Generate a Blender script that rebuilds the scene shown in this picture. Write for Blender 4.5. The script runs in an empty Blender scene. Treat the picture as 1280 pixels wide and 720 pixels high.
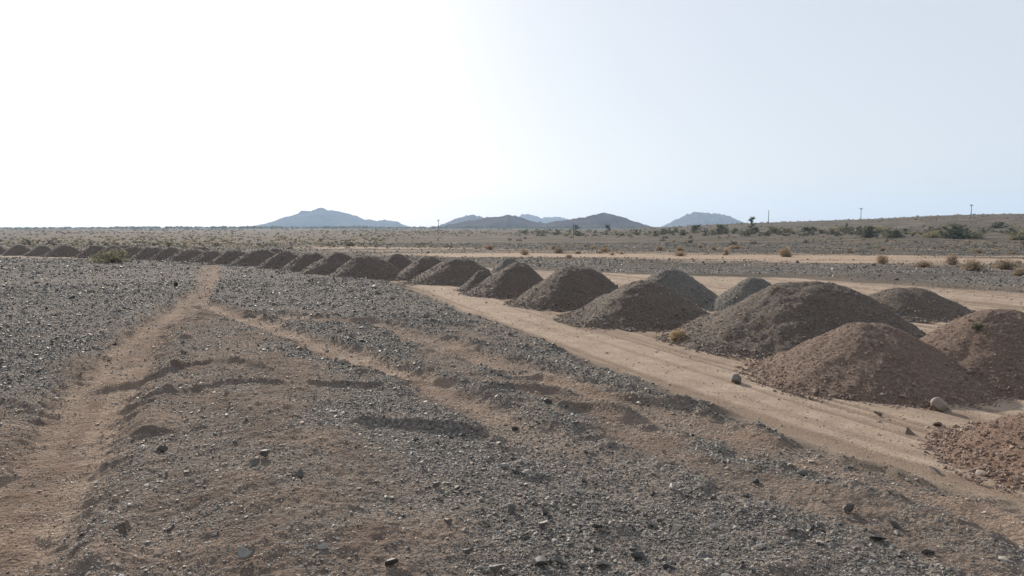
import bpy, math
import numpy as np
from mathutils import Vector

R = math.radians
rng = np.random.default_rng(11)
scene = bpy.context.scene
col = scene.collection
CAM_H = 3.0
F_PX = 960.0                       # focal length in photo pixels (1280 wide)
HOR = 284.0                        # photo row of the horizon
PITCH = math.atan((360 - HOR) / F_PX)
SUN_AZ, SUN_EL = -23.0, 22.5       # degrees; azimuth from +Y, negative is left

# ------------------------------------------------------------------ helpers
def ray(px, py):
    u, v = (px - 640) / F_PX, (360 - py) / F_PX
    return np.array([u, math.cos(PITCH) + v * math.sin(PITCH), -math.sin(PITCH) + v * math.cos(PITCH)])

def at(px, py, z=0.0):
    """ground point under a photo pixel"""
    d = ray(px, py)
    t = (z - CAM_H) / d[2]
    return np.array([d[0] * t, d[1] * t])

def at_d(px, py, Y):
    """point of the photo pixel at depth Y"""
    d = ray(px, py)
    t = Y / d[1]
    return np.array([d[0] * t, Y, CAM_H + d[2] * t])

def poly(pts):
    return np.array([at(*p) for p in pts])

def hash2(ix, iy, seed):
    h = (ix.astype(np.int64) * 374761393 + iy.astype(np.int64) * 668265263 + seed * 974711) & 0xffffffff
    h = ((h ^ (h >> 13)) * 1274126177) & 0xffffffff
    h = ((h ^ (h >> 16)) * 2246822519) & 0xffffffff
    h = h ^ (h >> 15)
    return (h & 0xffffff) / float(0xffffff)

def vnoise(x, y, seed=0):
    xi, yi = np.floor(x), np.floor(y)
    fx, fy = x - xi, y - yi
    fx = fx * fx * fx * (fx * (fx * 6 - 15) + 10); fy = fy * fy * fy * (fy * (fy * 6 - 15) + 10)
    a = hash2(xi, yi, seed); b = hash2(xi + 1, yi, seed); c = hash2(xi, yi + 1, seed); d = hash2(xi + 1, yi + 1, seed)
    return (a * (1 - fx) + b * fx) * (1 - fy) + (c * (1 - fx) + d * fx) * fy

def fbm(x, y, octaves=4, seed=0, gain=0.5):
    """about -1..1"""
    s, a, t = 0, 1.0, 0
    ca, sa = math.cos(0.7), math.sin(0.7)
    for k in range(octaves):
        s = s + a * (vnoise(x, y, seed + 17 * k) * 2 - 1); t += a; a *= gain
        x, y = (x * ca - y * sa) * 2.03 + 5.1, (x * sa + y * ca) * 2.03 + 1.7
    return s / t

def smooth(e0, e1, x):
    t = np.clip((x - e0) / (e1 - e0), 0, 1)
    return t * t * (3 - 2 * t)

def line_dist(P, L):
    """distance to a polyline, signed offset (right positive), and length along it"""
    best = np.full(len(P), 1e9); side = np.zeros(len(P)); along = np.zeros(len(P)); acc = 0
    for a, b in zip(L[:-1], L[1:]):
        ab = b - a; l2 = ab @ ab; l = math.sqrt(l2)
        t = np.clip(((P - a) @ ab) / l2, 0, 1)
        q = P - a - t[:, None] * ab
        d = np.hypot(q[:, 0], q[:, 1])
        m = d < best
        best = np.where(m, d, best)
        side = np.where(m, np.sign(ab[1] * (P[:, 0] - a[0]) - ab[0] * (P[:, 1] - a[1])), side)
        along = np.where(m, acc + t * l, along)
        acc += l
    return best, side, along

def poly_sdf(P, L):
    """signed distance to a polygon, positive inside"""
    C = np.vstack([L, L[:1]])
    d, _, _ = line_dist(P, C)
    inside = np.zeros(len(P), bool)
    for a, b in zip(C[:-1], C[1:]):
        c = ((a[1] > P[:, 1]) != (b[1] > P[:, 1]))
        with np.errstate(divide='ignore', invalid='ignore'):
            xx = (b[0] - a[0]) * (P[:, 1] - a[1]) / (b[1] - a[1]) + a[0]
        inside ^= c & (P[:, 0] < xx)
    return np.where(inside, d, -d)

def mesh(name, V, faces, mats, attrs=None, smooth_shade=False, mat_idx=None):
    """faces: one (n,k) array or a list of them"""
    if isinstance(faces, np.ndarray): faces = [faces]
    faces = [f for f in faces if len(f)]
    me = bpy.data.meshes.new(name)
    V = np.ascontiguousarray(V, dtype=np.float32)
    me.vertices.add(len(V)); me.vertices.foreach_set('co', V.ravel())
    loops = np.concatenate([f.ravel() for f in faces]).astype(np.int32)
    totals = np.concatenate([np.full(len(f), f.shape[1], np.int32) for f in faces])
    starts = np.concatenate([[0], np.cumsum(totals)[:-1]]).astype(np.int32)
    me.loops.add(len(loops)); me.loops.foreach_set('vertex_index', loops)
    me.polygons.add(len(totals)); me.polygons.foreach_set('loop_start', starts)
    if smooth_shade is True or smooth_shade is False:
        sm = np.full(len(totals), bool(smooth_shade))
    else:
        sm = smooth_shade
    me.polygons.foreach_set('use_smooth', sm)
    if not isinstance(mats, (list, tuple)): mats = [mats]
    for m in mats: me.materials.append(m)
    if mat_idx is not None: me.polygons.foreach_set('material_index', np.asarray(mat_idx, np.int32))
    for k, v in (attrs or {}).items():
        a = me.attributes.new(k, 'FLOAT', 'POINT')
        a.data.foreach_set('value', np.ascontiguousarray(v, dtype=np.float32))
    me.update(calc_edges=True)
    me.validate()
    return me

def link(name, me, label=None, cat=None, group=None, kind=None, loc=(0, 0, 0), parent=None, rz=0.0, scale=1.0):
    o = bpy.data.objects.new(name, me); col.objects.link(o)
    o.location = loc; o.rotation_euler = (0, 0, rz); o.scale = (scale,) * 3 if np.isscalar(scale) else scale
    if label: o['label'] = label
    if cat: o['category'] = cat
    if group: o['group'] = group
    if kind: o['kind'] = kind
    if parent: o.parent = parent
    return o

# ------------------------------------------------------------------ materials
def new_mat(name):
    m = bpy.data.materials.new(name); m.use_nodes = True
    nt = m.node_tree; nt.nodes.clear()
    out = nt.nodes.new('ShaderNodeOutputMaterial'); b = nt.nodes.new('ShaderNodeBsdfPrincipled')
    nt.links.new(b.outputs[0], out.inputs[0])
    b.inputs['Roughness'].default_value = 0.9
    b.inputs['Specular IOR Level'].default_value = 0.25
    return m, nt, b

def N(nt, t, **kw):
    n = nt.nodes.new(t)
    for k, v in kw.items():
        if k in n.inputs.keys(): n.inputs[k].default_value = v
        else: setattr(n, k, v)
    return n

def ramp(nt, fac, stops, interp='LINEAR'):
    n = nt.nodes.new('ShaderNodeValToRGB'); n.color_ramp.interpolation = interp
    e = n.color_ramp.elements
    while len(e) < len(stops): e.new(0.5)
    for i, (p, c) in enumerate(stops):
        e[i].position = p; e[i].color = (*c, 1) if len(c) == 3 else c
    nt.links.new(fac, n.inputs[0]); return n.outputs[0]

def mix(nt, fac, a, b, mode='MIX'):
    n = nt.nodes.new('ShaderNodeMix'); n.data_type = 'RGBA'; n.blend_type = mode
    for s, v in ((0, fac), (6, a), (7, b)):
        if hasattr(v, 'is_output') or isinstance(v, bpy.types.NodeSocket): nt.links.new(v, n.inputs[s])
        elif s == 0: n.inputs[0].default_value = v
        else: n.inputs[s].default_value = (*v, 1)
    return n.outputs[2]

def noise(nt, vec, scale, detail=4, rough=0.6):
    n = N(nt, 'ShaderNodeTexNoise', Scale=scale, Detail=detail, Roughness=rough)
    nt.links.new(vec, n.inputs['Vector']); return n.outputs['Fac']

def pos(nt):
    return nt.nodes.new('ShaderNodeNewGeometry').outputs['Position']

def attr(nt, name):
    n = nt.nodes.new('ShaderNodeAttribute'); n.attribute_name = name; return n.outputs['Fac']

def math_n(nt, op, a, b=None):
    n = nt.nodes.new('ShaderNodeMath'); n.operation = op
    for i, v in enumerate((a, b)):
        if v is None: continue
        if isinstance(v, bpy.types.NodeSocket): nt.links.new(v, n.inputs[i])
        else: n.inputs[i].default_value = v
    return n.outputs[0]

def bump(nt, b, height, strength=0.6, dist=0.02):
    n = N(nt, 'ShaderNodeBump', Strength=strength, Distance=dist)
    nt.links.new(height, n.inputs['Height']); nt.links.new(n.outputs[0], b.inputs['Normal'])

def ground_material():
    m, nt, b = new_mat('desert_ground')
    p = pos(nt)
    big = noise(nt, p, 0.12, 5); mid = noise(nt, p, 1.3, 5, 0.65); fine = noise(nt, p, 22, 4, 0.7); grit = noise(nt, p, 70, 3, 0.7)
    soil = ramp(nt, mid, [(0.3, (0.11, 0.083, 0.067)), (0.7, (0.225, 0.172, 0.137))])
    grey = ramp(nt, fine, [(0.3, (0.07, 0.06, 0.053)), (0.5, (0.165, 0.145, 0.127)), (0.72, (0.35, 0.31, 0.272))])
    brown = ramp(nt, mid, [(0.25, (0.125, 0.084, 0.063)), (0.5, (0.19, 0.133, 0.101)), (0.75, (0.29, 0.212, 0.162))])
    sand = ramp(nt, mid, [(0.25, (0.265, 0.205, 0.16)), (0.5, (0.35, 0.272, 0.211)), (0.8, (0.46, 0.365, 0.285))])
    pale = ramp(nt, mid, [(0.25, (0.26, 0.19, 0.14)), (0.75, (0.43, 0.33, 0.25))])
    plain = ramp(nt, big, [(0.3, (0.06, 0.054, 0.045)), (0.5, (0.095, 0.081, 0.066)), (0.68, (0.19, 0.15, 0.115))])
    c = mix(nt, attr(nt, 'gravel'), plain, mix(nt, attr(nt, 'soil'), grey, soil))
    c = mix(nt, attr(nt, 'sand'), c, sand)
    c = mix(nt, attr(nt, 'pale'), c, pale)
    c = mix(nt, attr(nt, 'track'), c, brown)
    c = mix(nt, attr(nt, 'rutpale'), c, sand)
    c = mix(nt, attr(nt, 'streak'), c, mix(nt, 0.75, c, (0.20, 0.15, 0.115)))
    g = ramp(nt, grit, [(0.3, (0.42, 0.42, 0.43)), (0.5, (1, 1, 1)), (0.72, (1.6, 1.57, 1.52))])
    c = mix(nt, 0.8, c, g, 'MULTIPLY')
    nt.links.new(c, b.inputs['Base Color'])
    h = math_n(nt, 'ADD', math_n(nt, 'MULTIPLY', fine, 1.4), math_n(nt, 'MULTIPLY', grit, 0.6))
    v = N(nt, 'ShaderNodeTexVoronoi', Scale=17.0); nt.links.new(p, v.inputs['Vector'])
    vh = math_n(nt, 'MULTIPLY', math_n(nt, 'SUBTRACT', 0.6, v.outputs['Distance']), math_n(nt, 'MULTIPLY', attr(nt, 'gravel'), 1.6))
    bump(nt, b, math_n(nt, 'ADD', h, vh), 0.8, 0.03)
    b.inputs['Roughness'].default_value = 1.0
    b.inputs['Specular IOR Level'].default_value = 0.04
    return m

def rock_material(name, stops, rough=0.7):
    m, nt, b = new_mat(name)
    p = pos(nt)
    t = math_n(nt, 'ADD', attr(nt, 'tint'), math_n(nt, 'MULTIPLY', math_n(nt, 'SUBTRACT', noise(nt, p, 30, 3), 0.5), 0.35))
    c = ramp(nt, t, stops)
    nt.links.new(c, b.inputs['Base Color'])
    b.inputs['Roughness'].default_value = rough
    b.inputs['Specular IOR Level'].default_value = 0.25
    bump(nt, b, noise(nt, p, 60, 4, 0.7), 0.5, 0.01)
    return m

def mound_material(name, dark, base, light, dust):
    m, nt, b = new_mat(name)
    tc = nt.nodes.new('ShaderNodeTexCoord').outputs['Object']
    mid = noise(nt, tc, 1.1, 5, 0.65); fine = noise(nt, tc, 14, 4, 0.75); grit = noise(nt, tc, 48, 3, 0.75)
    c = ramp(nt, fine, [(0.3, dark), (0.52, base), (0.78, light)])
    c = mix(nt, math_n(nt, 'MULTIPLY', ramp(nt, mid, [(0.42, (0, 0, 0)), (0.68, (1, 1, 1))]), 0.6), c, dust)
    c = mix(nt, 0.75, c, ramp(nt, grit, [(0.3, (0.45, 0.45, 0.45)), (0.5, (1, 1, 1)), (0.72, (1.6, 1.55, 1.48))]), 'MULTIPLY')
    nt.links.new(c, b.inputs['Base Color'])
    bump(nt, b, math_n(nt, 'ADD', fine, math_n(nt, 'MULTIPLY', grit, 0.6)), 0.9, 0.05)
    b.inputs['Roughness'].default_value = 0.92
    return m

def plant_material(name, a, b_, transl=0.25):
    m, nt, b = new_mat(name)
    tc = nt.nodes.new('ShaderNodeTexCoord').outputs['Object']
    t = attr(nt, 'tint')
    c = ramp(nt, t, [(0.0, a), (1.0, b_)])
    oi = nt.nodes.new('ShaderNodeObjectInfo')
    c = mix(nt, 0.7, c, ramp(nt, oi.outputs['Random'], [(0, (0.72, 0.74, 0.72)), (1, (1.25, 1.18, 1.05))]), 'MULTIPLY')
    nt.links.new(c, b.inputs['Base Color'])
    b.inputs['Roughness'].default_value = 0.75
    tr = nt.nodes.new('ShaderNodeBsdfTranslucent'); nt.links.new(c, tr.inputs[0])
    ms = nt.nodes.new('ShaderNodeMixShader'); ms.inputs[0].default_value = transl
    out = [n for n in nt.nodes if n.type == 'OUTPUT_MATERIAL'][0]
    nt.links.new(b.outputs[0], ms.inputs[1]); nt.links.new(tr.outputs[0], ms.inputs[2]); nt.links.new(ms.outputs[0], out.inputs[0])
    return m

def plain_material(name, c0, c1, scale=3.0, rough=0.8, metallic=0.0):
    m, nt, b = new_mat(name)
    tc = nt.nodes.new('ShaderNodeTexCoord').outputs['Object']
    nt.links.new(ramp(nt, noise(nt, tc, scale, 4), [(0.3, c0), (0.7, c1)]), b.inputs['Base Color'])
    b.inputs['Roughness'].default_value = rough; b.inputs['Metallic'].default_value = metallic
    return m

GREY_STOPS = [(0.0, (0.035, 0.032, 0.03)), (0.22, (0.108, 0.099, 0.089)), (0.46, (0.225, 0.208, 0.186)), (0.64, (0.345, 0.318, 0.28)),
              (0.76, (0.24, 0.17, 0.128)), (0.92, (0.34, 0.26, 0.195)), (1.0, (0.48, 0.41, 0.33))]
BROWN_STOPS = [(0.0, (0.07, 0.056, 0.048)), (0.3, (0.14, 0.109, 0.088)), (0.55, (0.235, 0.18, 0.142)), (0.78, (0.24, 0.225, 0.21)),
               (0.9, (0.43, 0.33, 0.25)), (1.0, (0.58, 0.5, 0.42))]
RED_STOPS = [(0.0, (0.07, 0.05, 0.04)), (0.35, (0.20, 0.14, 0.108)), (0.7, (0.31, 0.225, 0.175)), (0.88, (0.30, 0.26, 0.23)), (1.0, (0.6, 0.48, 0.38))]
M = {
    'ground': ground_material(),
    'gravel': rock_material('crushed_grey_rock', GREY_STOPS, 0.62),
    'brown_rock': rock_material('brown_rock', BROWN_STOPS, 0.75),
    'red_rock': rock_material('red_rock', RED_STOPS, 0.8),
    'heap_brown': mound_material('brown_gravel_heap', (0.05, 0.041, 0.036), (0.112, 0.089, 0.073), (0.27, 0.218, 0.178), (0.155, 0.117, 0.093)),
    'heap_red': mound_material('red_gravel_heap', (0.075, 0.053, 0.042), (0.16, 0.113, 0.087), (0.33, 0.245, 0.19), (0.20, 0.137, 0.103)),
    'heap_rust': mound_material('rust_gravel_heap', (0.085, 0.056, 0.043), (0.18, 0.116, 0.085), (0.36, 0.25, 0.185), (0.235, 0.15, 0.11)),
    'heap_grey': mound_material('grey_gravel_heap', (0.057, 0.052, 0.046), (0.128, 0.117, 0.103), (0.31, 0.284, 0.25), (0.185, 0.155, 0.13)),
    'green_leaf': plant_material('green_leaf', (0.06, 0.07, 0.042), (0.18, 0.19, 0.112)),
    'olive_leaf': plant_material('olive_leaf', (0.18, 0.17, 0.10), (0.40, 0.365, 0.215)),
    'grey_leaf': plant_material('grey_scrub_leaf', (0.085, 0.078, 0.06), (0.2, 0.18, 0.14)),
    'dry_twig': plant_material('dry_twig', (0.27, 0.205, 0.15), (0.5, 0.395, 0.29), 0.35),
    'straw': plant_material('straw', (0.46, 0.345, 0.22), (0.72, 0.57, 0.40), 0.45),
    'bark': plain_material('bark', (0.06, 0.045, 0.035), (0.14, 0.11, 0.085), 9),
    'pole': plain_material('weathered_pole', (0.10, 0.09, 0.08), (0.2, 0.18, 0.16), 4),
    'ceramic': plain_material('ceramic', (0.12, 0.08, 0.06), (0.2, 0.14, 0.1), 4, 0.35),
    'hill': plain_material('hill_rock', (0.045, 0.036, 0.034), (0.105, 0.08, 0.07), 0.012, 0.95),
}
for n_ in M['hill'].node_tree.nodes:
    if n_.type == 'BSDF_PRINCIPLED': n_.inputs['Specular IOR Level'].default_value = 0.0; n_.inputs['Roughness'].default_value = 1.0

# ------------------------------------------------------------------ terrain zones (world metres, from measured ground points)
SAND_EDGE = poly([(-60, 322), (100, 324), (200, 327), (330, 334), (400, 342), (470, 352), (510, 363), (560, 385), (640, 416), (760, 463),
                  (900, 517), (1050, 573), (1180, 612), (1300, 650), (1500, 720)])
FIELD = np.vstack([[[-220, 80]], SAND_EDGE, [[14, 2], [16, -14], [-220, -14]]])
SAND1 = np.vstack([SAND_EDGE, poly([(1900, 700), (1700, 381), (1280, 367), (1000, 348), (800, 343), (650, 337), (560, 332), (450, 327), (300, 319), (100, 313.5), (-60, 311)])])
STRIP_GREY = poly([(600, 326), (780, 327), (960, 328), (1280, 338), (1600, 346), (1700, 380), (1280, 365), (960, 344), (780, 340), (640, 334)])
STRIP_PALE = poly([(360, 307), (640, 311), (960, 317), (1280, 321), (1600, 326), (1700, 350), (1280, 337.5), (960, 327.5), (780, 326.5), (600, 325.5), (450, 316)])
T1 = poly([(263, 333), (262, 345), (256, 362), (236, 384), (192, 412), (152, 460), (112, 520), (62, 600), (-20, 700), (-90, 800)])
T2 = poly([(250, 384), (330, 408), (430, 446), (540, 488), (620, 527), (700, 568), (800, 622), (900, 690)])
T3 = poly([(330, 396), (470, 408), (560, 437), (680, 478), (800, 515), (900, 545), (1050, 590), (1200, 635), (1330, 690)])
T4 = poly([(640, 470), (740, 520), (820, 560)])
EARTH = poly([(-150, 540), (-20, 500), (125, 440), (212, 386), (268, 382), (330, 418), (395, 466), (430, 545), (490, 605), (570, 650), (640, 720), (640, 900), (-600, 900)])
HUMP = poly([(285, 385), (300, 430), (318, 480), (335, 560), (350, 690)])
RIDGES = [  # photo polyline, height, half width
    ([(95, 497), (150, 484), (200, 476), (240, 466), (270, 463), (310, 470), (350, 482)], 0.21, 0.19),
    ([(130, 528), (200, 510), (250, 498), (300, 492), (370, 500)], 0.21, 0.18),
    ([(425, 541), (470, 538), (520, 541), (570, 546), (622, 547)], 0.21, 0.15),
    ([(375, 492), (420, 492), (480, 489)], 0.14, 0.15),
    ([(300, 361), (350, 357), (400, 355), (460, 356), (525, 361)], 0.26, 0.30),
    ([(200, 376), (240, 372), (280, 366)], 0.18, 0.3),
    ([(-60, 508), (0, 512), (40, 517), (75, 524)], 0.16, 0.26),
    ([(-30, 462), (50, 470), (110, 452)], 0.12, 0.2),
    ([(600, 472), (680, 474), (760, 498), (850, 512), (900, 516), (946, 523)], 0.2, 0.22),
    ([(560, 430), (640, 440), (700, 452)], 0.16, 0.2),
    ([(590, 497), (640, 494), (700, 500), (800, 528)], 0.22, 0.2),
    ([(430, 474), (520, 478), (600, 486)], 0.13, 0.2),
    ([(690, 520), (740, 516), (800, 530)], 0.22, 0.2),
    ([(420, 402), (520, 406), (600, 414)], 0.18, 0.3),
    ([(1040, 575), (1110, 590), (1170, 612)], 0.13, 0.14),
    ([(560, 395), (620, 412), (700, 445)], 0.14, 0.16),
]
RIDGES = [(poly(p), h * 0.6, w * 0.48) for p, h, w in RIDGES]

# mounds: apex px, left px, right px, front base py, material, crest length, label
MOUNDS = [
    (1412, 498, 1206, 1620, 660, 'rust', 0.2, 'rubbly reddish heap, nearest of all, beside the sandy lane'),
    (1082, 404, 943, 1240, 505, 'red', 0.3, 'reddish gravel heap with a pale boulder at its foot'),
    (1252, 384, 1105, 1402, 502, 'red', 0.5, 'broad reddish heap with a small green weed on its flank'),
    (1016, 354.5, 838, 1168, 453, 'brown', 1.5, 'largest brown heap, broad crested, with a straw tuft at its left foot'),
    (1136, 360, 1044, 1220, 402, 'brown', 1.0, 'dark heap showing over the right shoulder of the largest heap'),
    (806, 352, 701, 900, 412, 'brown', 0.15, 'pointed brown heap standing in front of a greyer rounded heap'),
    (838, 336, 772, 910, 385, 'grey', 0.5, 'rounded grey heap behind the pointed brown heap'),
    (944, 347, 880, 1006, 393, 'grey', 0.4, 'low grey heap between the pointed brown heap and the largest heap'),
    (724, 331.5, 638, 797, 388, 'brown', 1.1, 'brown heap next beyond the pointed one, steep on its shaded side'),
    (652, 327, 578, 700, 373, 'brown', 0.3, 'brown heap with a low grey shoulder spilling to its left'),
    (604, 338, 570, 640, 366, 'brown', 0.2, 'small low heap leaning against its bigger brown neighbour'),
    (637, 323, 600, 676, 356, 'grey', 0.3, 'heap top peeping out behind the brown heap with the spilled shoulder'),
    (577, 322.5, 510, 632, 357, 'brown', 0.9, 'flat topped brown heap where the sandy lane narrows'),
    (534, 319.5, 490, 582, 351, 'brown', 0.4, 'brown heap half hidden behind the flat topped heap'),
    (456, 318, 408, 514, 350, 'brown', 0.3, 'brown heap at the tip of the grey gravel field'),
    (496, 317, 464, 532, 344, 'brown', 0.3, 'heap in the back row, over the shoulder of the heap at the gravel tip'),
]
ROW = [(421, 316, 378, 464, 346), (391, 315, 350, 428, 342), (357, 313, 322, 396, 338), (325, 312, 290, 362, 335), (293, 311.2, 262, 327, 332.5),
       (266, 310.2, 236, 300, 330), (240, 309.6, 210, 272, 328.5), (214, 308.8, 187, 246, 327), (190, 308.0, 164, 219, 325.5), (167, 307.2, 144, 195, 324.5),
       (142, 306.6, 116, 170, 323.5), (120, 306.4, 97, 146, 322.6), (82, 306.2, 58, 106, 321.3), (53, 305.8, 32, 76, 320.4), (25, 305.2, 3, 47, 319.6), (342, 310.5, 312, 374, 329), (250, 308.2, 224, 278, 325), (155, 306, 132, 180, 321.5), (-3, 305, -26, 20, 319), (-32, 304.8, -56, -8, 318.5)]
ROW_LABEL = 'brown heap in the long row that shrinks away across the gravel'
ROW_OWN = {0: 'row heap just behind the heap at the gravel tip', 9: 'dark heap in the far row just beside the olive shrub', 10: 'far row heap partly hidden by the olive shrub',
           11: 'far row heap on the outer side of the olive shrub'}

def mound_geo(ax, ay, xl, xr, yb):
    cx = (xl + xr) / 2
    Rr = 2.0
    df = at(cx, yb)[1]
    for _ in range(8):
        Yc = df + Rr * 0.96
        Rr = (xr - xl) / 2 / F_PX * Yc
    # pixels to metres at the centre depth
    c = at_d(ax, ay, df + Rr * 0.96)
    base = at_d(cx, ay, df + Rr * 0.96)
    return base[0], base[1], Rr, c[2], c[0] - base[0]

MG = []
for m in MOUNDS: MG.append((mound_geo(*m[:5]), m[5], m[6], m[7]))
for i, m in enumerate(ROW):
    q_ = 1 if i % 3 else 1.12
    m = (m[0], m[1] + 1.1 * (((i * 0.377) % 1) - 0.35), m[0] - (m[0] - m[2]) * q_ * 1.08, m[0] + (m[3] - m[0]) * q_ * 1.08, m[4])
    MG.append((mound_geo(*m), 'brown', 0.2 + 0.6 * ((i * 0.618) % 1), ROW_OWN.get(i, None)))

def zones(P, fine_detail=True):
    """terrain height and material masks at points P (n,2)"""
    x, y = P[:, 0], P[:, 1]
    r = np.hypot(x, y)
    n1 = fbm(x * 0.5, y * 0.5, 4, 3); n2 = fbm(x * 1.7, y * 1.7, 4, 9); n3 = fbm(x * 5, y * 5, 4, 21)
    wob = n1 * 0.35 + n2 * 0.22 + n3 * 0.12
    far_w = np.clip(r / 25, 1, 8)
    dF = poly_sdf(P, FIELD); dS = poly_sdf(P, SAND1); dG = poly_sdf(P, STRIP_GREY); dP = poly_sdf(P, STRIP_PALE)
    field = smooth(-0.4, 0.5, dF + wob * 1.1)
    sand = smooth(-0.5, 0.5, dS + wob * 0.8 * far_w ** 0.5) * (1 - field)
    sgrey = smooth(-1.2, 1.2, dG + wob * 2.2) * (1 - field) * (1 - smooth(0.45, 0.62, vnoise(x * 0.06 + 3, y * 0.35, 44)) * 0.75)
    pale = smooth(-2, 2.5, dP + n1 * 6 + n2 * 2) * (1 - field) * (0.1 + 0.9 * smooth(0.3, 0.62, vnoise(x * 0.035, y * 0.2, 5) * 0.6 + vnoise(x * 0.11, y * 0.6, 6) * 0.4))
    d1, s1, a1 = line_dist(P, T1); d2, s2, a2 = line_dist(P, T2); d3, s3, a3 = line_dist(P, T3); d4, s4, a4 = line_dist(P, T4)
    def rut(d, s, off, w): return np.exp(-(((d * s + wob * 0.25) - off) / w) ** 2)
    t1 = smooth(0.85, 0.25, d1 + wob * 0.8 + n3 * 0.12)
    r1 = np.maximum(rut(d1, s1, -0.5, 0.17), rut(d1, s1, 0.5, 0.17))
    t2 = smooth(0.74, 0.22, d2 + wob * 0.8 + n3 * 0.12)
    L2 = a2.max() + 1e-6
    t2 = t2 * smooth(1.0, 0.72, a2 / L2)
    t3 = smooth(0.76, 0.24, d3 + wob * 0.8 + n3 * 0.12) * (0.75 + 0.25 * smooth(-0.3, 0.2, n1))
    t4 = smooth(0.5, 0.1, d4 + wob * 0.6) * 0.8
    pm = smooth(0.15, 0.5, fbm(x * 0.55 + 9, y * 0.55, 4, 61)) * 0.75          # bare patches in the gravel
    pm = np.maximum(pm * smooth(34, 14, r), smooth(0.5, 0.72, vnoise(d3 * s3 * 1.5 + n1 * 0.6, a3 * 0.22, 66) * 0.65 + vnoise(d3 * s3 * 4, a3 * 0.6, 67) * 0.35) * smooth(3.2, 1.2, d3) * 0.85)
    # the near, left-of-centre part of the field is browner and earthier
    dE0 = poly_sdf(P, EARTH)
    earthy = smooth(-0.7, 0.9, dE0 + wob * 2.2) * (0.62 + 0.38 * smooth(-0.25, 0.3, n2 + n1))
    ear = np.clip(np.maximum(pm, earthy), 0, 1)
    track = np.clip(np.maximum.reduce([t1, t2, t3, t4]), 0, 1) * field
    gravel = np.maximum(field, sgrey)
    # height
    H = 0.11 * field
    H = H - field * (0.10 * t1 + 0.035 * r1 * t1 + 0.12 * t2 + 0.11 * t3 + 0.06 * t4)
    edge1 = np.exp(-((d1 - 1.05 + wob * 0.3) / 0.26) ** 2) * smooth(55, 15, r)
    H = H + field * 0.10 * edge1 * np.where(s1 < 0, 1.5, 0.5) * (0.4 + 0.6 * (n1 > -0.1))
    e2 = np.exp(-((d2 - 0.75 + wob * 0.2) / 0.2) ** 2) + np.exp(-((d3 - 0.7 + wob * 0.2) / 0.2) ** 2)
    H = H + field * 0.055 * np.clip(e2, 0, 1) * smooth(-0.4, 0.4, n2)
    dh, _, _ = line_dist(P, HUMP)
    H = H + field * 0.16 * np.exp(-(dh / 0.95) ** 2) * smooth(24, 12, y)
    berm = np.exp(-((dF - 0.45 + wob * 0.35) / 0.3) ** 2)
    H = H + 0.05 * berm * smooth(-0.45, 0.35, n1 + n2 * 0.5) * smooth(70, 30, r)
    nr = np.full(len(P), False)
    for L, h, w in RIDGES:
        lo, hi = L.min(0) - 2, L.max(0) + 2
        q = (x > lo[0]) & (x < hi[0]) & (y > lo[1]) & (y < hi[1])
        if not q.any(): continue
        Q = P[q]
        d, s, a = line_dist(Q, L)
        Lt = a.max() + 1e-6
        e = np.minimum(smooth(0, 0.15, a / Lt), smooth(1, 0.85, a / Lt))
        dd = d + (n3[q] * 0.07 + n2[q] * 0.05)
        prof = np.exp(-(np.abs(dd) / w) ** 1.7)
        H[q] += h * prof * (0.72 + 0.5 * vnoise(a * 1.3, a * 0 + h * 50, 8)) * np.clip(e + 0.1, 0, 1)
    # relief
    H = H + field * (0.045 * n1 + 0.034 * n2 + 0.024 * n3 + (0.5 + 0.8 * ear) * 0.022 * fbm(x * 9, y * 9, 3, 27)) * (1 - 0.5 * track)
    H = H + (1 - field) * (0.03 * n1 + 0.018 * n2 + 0.006 * n3) * (0.6 + 0.6 * sgrey)
    # lane ruts in the sand: run along the edge of the field
    dE, _, aE = line_dist(P, SAND_EDGE)
    st = vnoise(dE * 2.6 + n1 * 0.5, aE * 0.07, 77) * 0.6 + vnoise(dE * 6.5 + n1 * 0.8, aE * 0.16, 78) * 0.4
    streak = smooth(0.42, 0.68, st) * sand * (0.5 + 0.5 * smooth(90, 40, r))
    H = H - 0.035 * smooth(0.5, 0.72, st) * sand
    # far country
    far = smooth(60, 160, y)
    H = H + far * (0.5 * fbm(x * 0.02, y * 0.02, 3, 31)) * smooth(60, 220, r)
    px_az = np.clip(x / np.maximum(y, 1), -2, 2)
    crest = 7.8 * smooth(0.10, 0.72, px_az) + 3.3 * smooth(0.08, 0.30, px_az)
    H = H + crest * smooth(170, 560, r) * smooth(0.03, 0.2, px_az) * (y > 0) * (1 + 0.05 * fbm(x * 0.012, y * 0.012, 3, 71))
    H = H * smooth(5350, 4300, r)
    lines1 = smooth(0.48, 0.7, vnoise(d1 * s1 * 5.5 + n1 * 0.4, a1 * 0.14, 33) * 0.65 + vnoise(x * 3, y * 3, 34) * 0.35)
    rp = t1 * field * np.maximum(lines1 * 0.36, r1 * 0.55 * smooth(0.4, 0.65, vnoise(a1 * 0.8, d1 * s1 * 1.5 + 4, 36)))
    rp = np.maximum(rp, np.maximum(t2, t3) * field * (0.15 + 0.34 * smooth(0.35, 0.65, vnoise(x * 0.9, y * 0.9, 35))))
    return H, dict(gravel=gravel, sand=np.maximum(sand, 0.0), rutpale=rp, pale=pale, track=np.clip(track * (0.75 + 0.4 * n2), 0, 1), streak=streak, soil=ear, field=field, sgrey=sgrey)

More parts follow.
